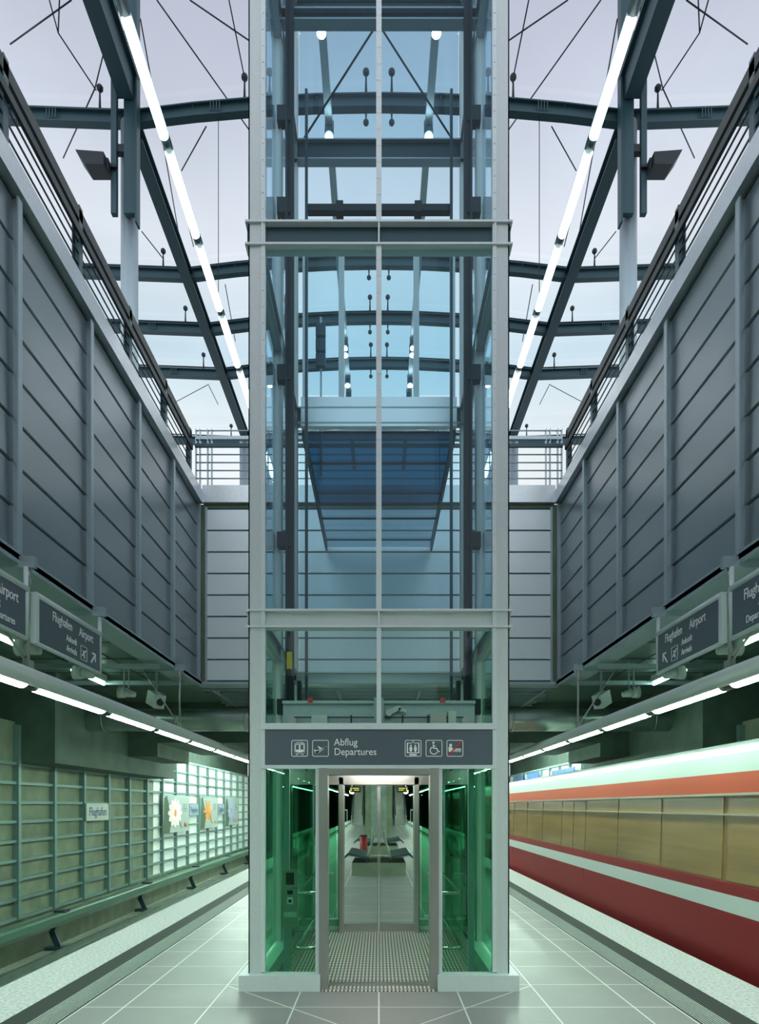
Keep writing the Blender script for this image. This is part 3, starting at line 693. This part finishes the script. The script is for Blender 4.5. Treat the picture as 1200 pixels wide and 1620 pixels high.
# ================================================================ HANGING SIGNS
def arrow(p, x, y, L, dx):
    a, b = (x-dx*L/2, y-L/2), (x+dx*L/2, y+L/2); p.line([a, b], .022); p.line([(b[0]-dx*L*.75, b[1]-.004), (b[0]+dx*.008, b[1]-.004)], .022); p.line([(b[0]-dx*.004, b[1]), (b[0]-dx*.004, b[1]-L*.75)], .022)
def flyer(p, x, y, sc, dx):
    p.rrect(x-.085*sc, y-.085*sc, x+.085*sc, y+.085*sc, .005, .012)
    q = lambda pts: [(x+a*sc, y+b*sc) for a, b in pts]
    p.poly(q([(-.06, -.030), (-.05, -.042), (.05, .028), (.065, .048), (.05, .050), (-.04, -.014)]))
    p.poly(q([(-.02, .0), (.02, -.02), (.03, -.055), (.018, -.06), (-.01, -.03)])); p.poly(q([(-.035, .035), (.02, .03), (.01, .01), (-.01, .005)]))
SG = [(-1, 7.10, 8.66, 'Arr'), (-1, 5.24, 6.84, 'Dep'), (1, 7.10, 8.66, 'Arr'), (1, 5.24, 6.84, 'Dep')]
for s, y0, y1, kd in SG:
    lab = ('slate hanging sign reading Flughafen Airport %s above %s platform edge' % ('Arrivals' if kd == 'Arr' else 'Departures, cut by picture border,', SIDE[s]))
    X = s*3.66; t = thing('hanging_sign', lab, 'sign', (X, (y0+y1)/2, 3.5), 'hanging signs over the platform edges')
    pn = B(X-.02, X+.02, y0, y1, 3.56, 4.02).build('sign_panel', 'sign', t)
    MB().cyl((X, y0-.02, 4.05), (X, y1+.04, 4.05), .038, 12).build('top_tube', 'white', t)
    MB().cyl((X, y0-.02, 3.54), (X, y1+.04, 3.54), .024, 10).build('bottom_tube', 'white', t)
    MB().box(X-.03, X+.03, y0-.06, y0, 3.53, 4.07).build('end_post', 'white', t)
    MB().cyl((X, y1+.045, 3.52), (X, y1+.045, 4.28), .024, 10).build('hanger_post', 'white', t)
    xf = X-s*.021
    pl = Pl((xf, y0 if s < 0 else y1, 3.56), (0, -s, 0), (0, 0, 1), (-s, 0, 0))
    W = y1-y0
    if kd == 'Arr':
        if s < 0:
            text('Flughafen', pl, .30, .31, .155, 'lettering', 'signwhite', pn, .82); text('Airport', pl, W-.60, .31, .155, 'lettering', 'signwhite', pn, .82)
            text('Ankunft', pl, W-.66, .17, .105, 'lettering', 'signwhite', pn, .8, 'RIGHT'); text('Arrivals', pl, W-.66, .05, .105, 'lettering', 'signwhite', pn, .8, 'RIGHT')
            p = Pl(pl.o, pl.r, pl.u, pl.n, th=.004); flyer(p, W-.47, .12, 1.0, 1); arrow(p, W-.20, .12, .13, 1)
        else:
            text('Flughafen', pl, .22, .31, .155, 'lettering', 'signwhite', pn, .82); text('Airport', pl, W-.68, .31, .155, 'lettering', 'signwhite', pn, .82)
            text('Ankunft', pl, .68, .17, .105, 'lettering', 'signwhite', pn, .8); text('Arrivals', pl, .68, .05, .105, 'lettering', 'signwhite', pn, .8)
            p = Pl(pl.o, pl.r, pl.u, pl.n, th=.004); flyer(p, .49, .12, 1.0, 1); arrow(p, .22, .12, .13, -1)
        p.mb.build('pictograms', 'signwhite', pn)
    else:
        if s < 0:
            text('Flughafen', pl, .15, .29, .155, 'lettering', 'signwhite', pn, .82); text('Airport', pl, W-.14, .29, .155, 'lettering', 'signwhite', pn, .82, 'RIGHT')
            text('Abflug', pl, W-.46, .17, .105, 'lettering', 'signwhite', pn, .85, 'RIGHT'); text('Departures', pl, W-.20, .05, .105, 'lettering', 'signwhite', pn, .85, 'RIGHT')
        else:
            text('Flughafen', pl, .22, .29, .155, 'lettering', 'signwhite', pn, .82); text('Airport', pl, W-.14, .29, .155, 'lettering', 'signwhite', pn, .82, 'RIGHT')
            text('Abflug', pl, .48, .17, .105, 'lettering', 'signwhite', pn, .85); text('Departures', pl, .26, .05, .105, 'lettering', 'signwhite', pn, .85)

# ================================================================ CEILING FITTINGS OVER THE TRACKS
for s in (-1, 1):
    for y, nm in ((8.64, 'nearest'), (10.25, 'middle'), (12.0, 'farthest')):
        X = s*4.56; z = 3.86
        t = thing('horn_loudspeaker', 'pale horn loudspeaker hanging over the %s track, %s of its row' % (SIDE[s], nm), 'loudspeaker', (X, y, z), 'horn loudspeakers over the tracks')
        d = s
        MB().cyl((X+d*.14, y, z), (X+d*.02, y, z-.01), .11, 16, .095).cyl((X+d*.02, y, z-.01), (X-d*.16, y, z-.05), .085, 14, .045).build('horn', 'plastic', t)
        MB().box(X-.05, X-.035, y-.02, y+.02, z+.05, 4.4).box(X+.035, X+.05, y-.02, y+.02, z+.05, 4.4).box(X-.05, X+.05, y-.02, y+.02, z+.05, z+.07).build('bracket', 'mullion', t)
    t = thing('box_loudspeaker', 'tilted box loudspeaker under the ceiling by the back wall corner, %s side' % SIDE[s], 'loudspeaker', (s*4.25, 13, 3.8), 'box loudspeakers')
    c = Vector((s*4.25, 12.7, 3.83)); m = MB().bar(c+Vector((s*.12, .08, .07)), c-Vector((s*.12, .16, .07)), .20, .26); m.build('cabinet', 'plastic', t)
    f = c-Vector((s*.125, .168, .072)); MB().cyl(f, f-Vector((s*.01, .012, .005)), .07, 14).build('driver', 'darksteel', t)
    MB().box(c.x-.02, c.x+.02, c.y-.02, c.y+.02, c.z+.1, 4.4).build('bracket', 'mullion', t)
    for y0, nm in ((4.2, 'nearest'), (5.85, 'second'), (7.5, 'third'), (9.15, 'fourth'), (11.88, 'farthest')):
        t = thing('batten_light', 'ceiling batten light above the %s track, %s of its row' % (SIDE[s], nm), 'batten light', (s*5.5, y0, 4.25), 'ceiling battens over the tracks')
        MB().box(s*5.44, s*5.56, y0, y0+1.42, 4.28, 4.41).build('housing', 'plastic', t)
        MB().cyl((s*5.5, y0+.03, 4.24), (s*5.5, y0+1.40, 4.24), .03, 10).build('tube', 'batten', t)
# big round duct
m = MB(); pts = [(-7.45, 17.0, 3.68), (-7.45, 15.2, 3.68)]+[(-7.45+.35-.35*math.cos(math.radians(a)), 15.1-.35*math.sin(math.radians(a)), 3.68) for a in range(0, 91, 15)]
# placed under the back wall and turning into both corners
pts = [(x, y-.2, z) for x, y, z in pts]
full = pts+[(-p[0], p[1], p[2]) for p in reversed(pts)]
t = thing('ventilation_duct', 'large round galvanised duct crossing under the ceiling behind the elevator shaft', 'duct', (0, 14.55, 3.4))
MB().tube(full, .245, 24).build('duct_pipe', 'galv', t)
for x in (-6.0, -4.4, -2.9, -1.2, 1.2, 2.9, 4.4, 6.0): MB().cyl((x-.02, 14.55, 3.68), (x+.02, 14.55, 3.68), .256, 24).build('duct_collar', 'galv', t)

# ================================================================ TRACK: rails, third rail
for s in (-1, 1):
    for x, nm in ((4.75, 'inner'), (6.19, 'outer')):
        MB().box(s*x-.07, s*x+.07, YN, YF, -1.15, -1.13).box(s*x-.01, s*x+.01, YN, YF, -1.13, -1.02).box(s*x-.035, s*x+.035, YN, YF, -1.03, -.99).build('running_rail', 'galv', None, '%s running rail of the %s track' % (nm, SIDE[s]), 'rail', 'running rails')
    if s > 0: continue
    t = thing('conductor_rail', 'green covered conductor rail on bent brackets beside the %s trackside wall' % SIDE[s], 'conductor rail', (s*6.45, 10, -1.15), 'conductor rails')
    MB().prism([(s*6.36, -.52), (s*6.36, -.40), (s*6.40, -.37), (s*6.58, -.37), (s*6.62, -.40), (s*6.62, -.52)], YN, 38).build('cover', 'greenrail', t)
    MB().box(s*6.46, s*6.52, YN, 38, -.62, -.50).build('contact_bar', 'galv', t)
    for k in range(9):
        y = 13.6-5.0+5.0*k
        MB().bar((s*6.55, y, -.42), (s*6.70, y, -.75), .12, .06, up=(0, 1, 0)).bar((s*6.70, y, -.75), (s*6.55, y, -1.1), .12, .06, up=(0, 1, 0)).box(s*6.3, s*6.8, y-.1, y+.1, -1.15, -1.08).box(s*6.38, s*6.60, y-.12, y+.12, -.40, -.33).build('bracket', 'steel', t)
    MB().box(s*6.8, s*6.85, YN, 40, -.75, -.62).build('cable_tray', 'galv', None, 'shallow cable tray along the foot of the %s trackside wall' % SIDE[s], 'cable tray', 'cable trays')

# ================================================================ WALL POSTERS AND NAME PLATES
def wy(u, X=7.0): return X*FPX/abs(u-VX)
def poster(y0, y1, z0, z1, petal, lab, s=-1, style=0):
    t = thing('poster', lab, 'poster', (s*6.97, (y0+y1)/2, z0), 'posters on the left wall' if s < 0 else 'posters on the right wall')
    B(s*6.985, s*6.955, y0, y1, z0, z1).build('sheet', 'poster' if s < 0 else 'poster_b', t)
    W, H = y1-y0, z1-z0
    pl = Pl((s*6.953, y0 if s < 0 else y1, z0), (0, -s, 0), (0, 0, 1), (-s, 0, 0), th=.004)
    if s < 0:
        cx, cy = W*.42, H*.52; R = W*.27; EY = H*.40/(W*.27)
        lf = Pl(pl.o, pl.r, pl.u, pl.n, th=.004); lf.poly([(0, 0), (W*.22, 0), (W*.30, H*.4), (W*.12, H*.98), (W*.03, H*.9)]); lf.line([(cx+.05, cy), (cx+R, H*.1)], .04); lf.mb.build('leaf', 'leaf', t)
        n = 12 if style != 1 else 6
        for ring, rr in ((0, 1.0), (1, .72)):
            q = Pl(pl.P(0, 0, .006+.004*ring), pl.r, pl.u, pl.n, th=.004)
            for k in range(n):
                a = 2*math.pi*(k+.5*ring)/n; ww = .26 if style != 1 else .22
                q.poly([(cx, cy)]+[(cx+R*rr*r_*math.cos(a+d_*ww), cy+R*rr*r_*math.sin(a+d_*ww)*EY) for r_, d_ in ((.6, -1), (.85, -.85 if style != 1 else -.4), (1, 0), (.85, .85 if style != 1 else .4), (.6, 1))])
            q.mb.build('petals', petal if ring == 0 or style else 'petal', t)
        q = Pl(pl.P(0, 0, .016), pl.r, pl.u, pl.n, th=.004); q.disc(cx, cy, R*.16); q.mb.build('flower_centre', 'petal_o', t)
        q = Pl(pl.o, pl.r, pl.u, pl.n, th=.004)
        for k in range(4): q.rect(W*.74, H*(.74-.06*k), W*(.92-.03*(k % 2)), H*(.755-.06*k))
        q.mb.build('caption_lines', 'leaf', t)
        q = Pl(pl.o, pl.r, pl.u, pl.n, th=.004); q.rect(W*.80, H*.13, W*.93, H*.20); q.rect(W*.80, H*.13, W*.85, H*.25); q.mb.build('mark', 'petal_o', t)
    else:
        q = Pl(pl.o, pl.r, pl.u, pl.n, th=.004); q.poly([(W*.7, 0), (W, 0), (W, H), (W*.94, H), (W*.6, H*.3)]); q.poly([(0, 0), (W*.3, 0), (W*.5, H*.5), (W*.36, H*.6)]); q.mb.build('white_shape', 'poster', t)
poster(wy(256), wy(297), .9, 2.17, 'petal', 'poster of a pale pink flower, nearest and largest on the left wall', style=0)
poster(wy(315), wy(342), .9, 2.20, 'petal_o', 'poster of an orange star-shaped flower, middle one on the left wall', style=1)
poster(wy(355), wy(375), .9, 2.20, 'petal_b', 'poster of a round blue flower, farthest on the left wall', style=2)
poster(wy(872), wy(910), .9, 3.2, None, 'blue poster seen above the train, nearest of those on the right wall', s=1)
poster(wy(833), wy(853), .9, 3.3, None, 'blue poster above the train, middle of those on the right wall', s=1)
poster(wy(815), wy(827), .9, 3.3, None, 'blue poster above the train, farthest of those on the right wall', s=1)
for (u0, u1), nm, mt in (((134, 169), 'in the dim bay before the posters', 'plate'), ((298, 312), 'between the pink and the orange flower posters', 'mullion'), ((343, 353), 'between the orange and the blue flower posters', 'mullion')):
    y0, y1 = wy(u0), wy(u1); t = thing('station_name_plate', 'station name plate reading Flughafen %s' % nm, 'sign', (-6.97, y0, 1.4), 'station name plates')
    pn = B(-6.985, -6.955, y0, y1, 1.44, 1.86).build('plate', mt, t)
    pl = Pl((-6.954, y0, 1.44), (0, 1, 0), (0, 0, 1), (1, 0, 0)); W = y1-y0
    text('Flughafen', pl, W/2, .12, W*.235, 'lettering', 'blueink', pn, .9, 'CENTER')

# ================================================================ TRAIN
def car(y0, y1, lab):
    t = thing('train_car', lab, 'train', (5.45, (y0+y1)/2, -1.1), 'train cars')
    def run(prof, nm, mt): return MB().prism(prof, y0, y1).build(nm, mt, t)
    run([(3.97, -.70), (3.95, -.15), (3.94, .60), (6.80, .60), (6.79, -.15), (6.77, -.70)], 'lower_body', 't_red')
    run([(3.94, .60), (3.938, .80), (6.802, .80), (6.80, .60)], 'white_stripe', 't_stripe')
    run([(3.94, .80), (3.945, .93), (6.795, .93), (6.80, .80)], 'waist_band', 't_red')
    run([(3.975, .93), (4.01, 1.93), (6.74, 1.93), (6.775, .93)], 'window_wall', 't_pillar')
    run([(3.975, 1.93), (4.03, 2.18), (6.72, 2.18), (6.775, 1.93)], 'cantrail', 't_orange')
    run([(4.03, 2.18), (4.07, 2.40), (4.16, 2.50), (4.6, 2.62), (5.45, 2.68), (6.3, 2.62), (6.60, 2.50), (6.68, 2.40), (6.72, 2.18)], 'roof', 't_white')
    run([(3.955, 1.915), (3.955, 1.945), (4.0, 1.945), (4.0, 1.915)], 'drip_rail', 't_grey')
    run([(3.965, 1.69), (3.965, 1.71), (4.02, 1.71), (4.02, 1.69)], 'window_transom', 't_grey')
    B(4.3, 6.6, y0+1, y1-1, -1.0, -.70).build('underframe', 't_under', t)
    n = int((y1-y0-.6)/1.62); st = (y1-y0-.6)/n
    for k in range(n):
        a = y0+.3+st*k; b = a+st
        if k % 4 == 2:      # sliding door pair
            d = MB().prism([(3.955, -.1), (3.935, .58), (3.96, .58), (3.99, -.1)], a+.05, b-.05).build('door', 't_red', t)
            for q0, q1 in ((a+.08, (a+b)/2-.03), ((a+b)/2+.03, b-.08)):
                MB().prism([(3.962, .95), (3.995, 1.88), (4.02, 1.88), (4.0, .95)], q0, q1).build('door_window', 't_glass', d)
        else:
            MB().prism([(3.966, .95), (3.998, 1.90), (4.02, 1.90), (4.0, .95)], a+.04, b-.04).build('window', 't_glass', t)
    for yy in (y0+3, y1-3):
        for dy in (-1.05, 1.05):
            for x in (4.75, 6.19): MB().cyl((x-.06, yy+dy, -.60), (x+.06, yy+dy, -.60), .38, 24).build('wheel', 'darksteel', t)
car(-4.5, 23.2, 'red train car with white stripe and brown windows filling the right track')
car(23.8, 45, 'red train car farther back, coupled behind the near car on the right track')

# ================================================================ FAR PLATFORM
def bench(y, lab):
    t = thing('bench', lab, 'bench', (0, y, 0), 'platform benches')
    B(-.70, .70, y, y+2.4, 0, .32).build('base', 'concrete', t)
    for s in (-1, 1):
        MB().bar((s*.30, y+.1, .46), (s*.80, y+.1, .50), .04, .04).build('arm', 'chrome', t)
        m = MB().prism([(s*.28, .42), (s*.78, .52), (s*.90, .42), (s*.94, .44), (s*.80, .58), (s*.26, .47)], y+.02, y+2.38); m.build('seat', 'steel', t)
        MB().prism([(s*.28, .42), (s*.10, 1.02), (s*.14, 1.03), (s*.33, .45)], y+.02, y+2.38).build('backrest', 'galv', t)
        MB().box(s*.28, s*.34, y+.05, y+.10, .30, .45).build('support', 'black', t)
bench(17.2, 'nearer bench with back-to-back metal seats seen through the elevator doors')
bench(24.5, 'farther bench behind the first, seen through the elevator doors')
t = thing('waste_bin', 'red waste bin on the platform between the two benches', 'bin', (-.50, 21.8, 0))
MB().cyl((-.50, 21.8, 0), (-.50, 21.8, .8), .12, 16).build('bin_body', 't_red', t); MB().cyl((-.50, 21.8, .8), (-.50, 21.8, .85), .13, 16).build('bin_lid', 'darksteel', t)
t = thing('concrete_pier', 'square concrete pier with a metal door in the middle of the far platform', 'pier', (0, 38, 0))
B(-.78, .78, 38, 39.9, 0, 4.41).build('pier_body', 'concrete', t); B(-.45, .45, 37.95, 38.0, 0, 3.1).build('service_door', 'galv', t)
for s in (-1, 1):
    t = thing('escalator', 'bright escalator rising at the far end of the platform, %s of the pier' % SIDE[s], 'escalator', (s*2.0, 62, 0), 'escalators')
    m = MB()
    for k in range(22): m.box(s*1.55, s*2.45, 62+k*.4, 62.4+k*.4, 0, .2+k*.2)
    m.build('steps', 'stainless', t)
    for x in (1.5, 2.5):
        MB().bar((s*x, 60.6, .5), (s*x, 71, 5.5), .06, .95).build('balustrade', 'white', t); MB().bar((s*x, 60.4, .97), (s*x, 71, 5.98), .09, .07).build('handrail', 'black', t)
    t = thing('platform_display', 'black hanging display with yellow text over the far platform, %s of the pier' % SIDE[s], 'display', (s*1.35, 45, 2.7), 'platform displays')
    B(s*1.02, s*1.62, 36.9, 37.0, 2.55, 2.88).build('screen', 'black', t)
    m = MB()
    for k, L in enumerate((.36, .28)): m.box(s*1.1, s*(1.1+L), 36.88, 36.9, 2.76-.1*k, 2.80-.1*k)
    m.box(s*1.52, s*1.57, 36.88, 36.9, 2.62, 2.82); m.build('display_text', 'screen_y', t); MB().cyl((s*1.32, 36.95, 2.88), (s*1.32, 36.95, 4.42), .03, 8).build('hanger', 'mullion', t)
    t = thing('globe_lamp', 'glowing round lamp beside the %s platform display' % SIDE[s], 'lamp', (s*1.8, 40, 2.6), 'globe lamps')
    MB().sphere((s*1.62, 40, 2.68), .15, 16).build('globe', 'lamp', t); MB().cyl((s*1.62, 40, 2.8), (s*1.62, 40, 4.42), .02, 8).build('stem', 'mullion', t)
    t = thing('glass_barrier', 'low framed barrier at the far platform end, %s side' % SIDE[s], 'barrier', (s*3.0, 58, 0), 'end barriers')
    MB().box(s*2.75, s*2.8, 58, 58.05, 0, 1.5).box(s*3.45, s*3.5, 58, 58.05, 0, 3).box(s*2.8, s*3.45, 58, 58.05, 1.4, 1.5).build('frame', 'white', t)
    B(s*2.8, s*3.45, 58.01, 58.02, .1, 1.4).build('glass_panel', 'gl_door', t)
    # ceiling lamps in the lit zone beyond the downstand, above both tracks
    for k in range(4):
        y0 = 21.6+2.6*k
        t = thing('batten_light', '%s ceiling batten of those lighting the %s poster wall' % (('nearest', 'second', 'third', 'farthest')[k], SIDE[s]), 'batten light', (s*5.6, y0, 4.25), 'battens lighting the poster walls')
        MB().box(s*5.54, s*5.66, y0, y0+1.9, 4.28, 4.41).build('housing', 'plastic', t); MB().cyl((s*5.6, y0+.03, 4.22), (s*5.6, y0+1.87, 4.22), .045, 10).build('tube', 'batten_hi', t)
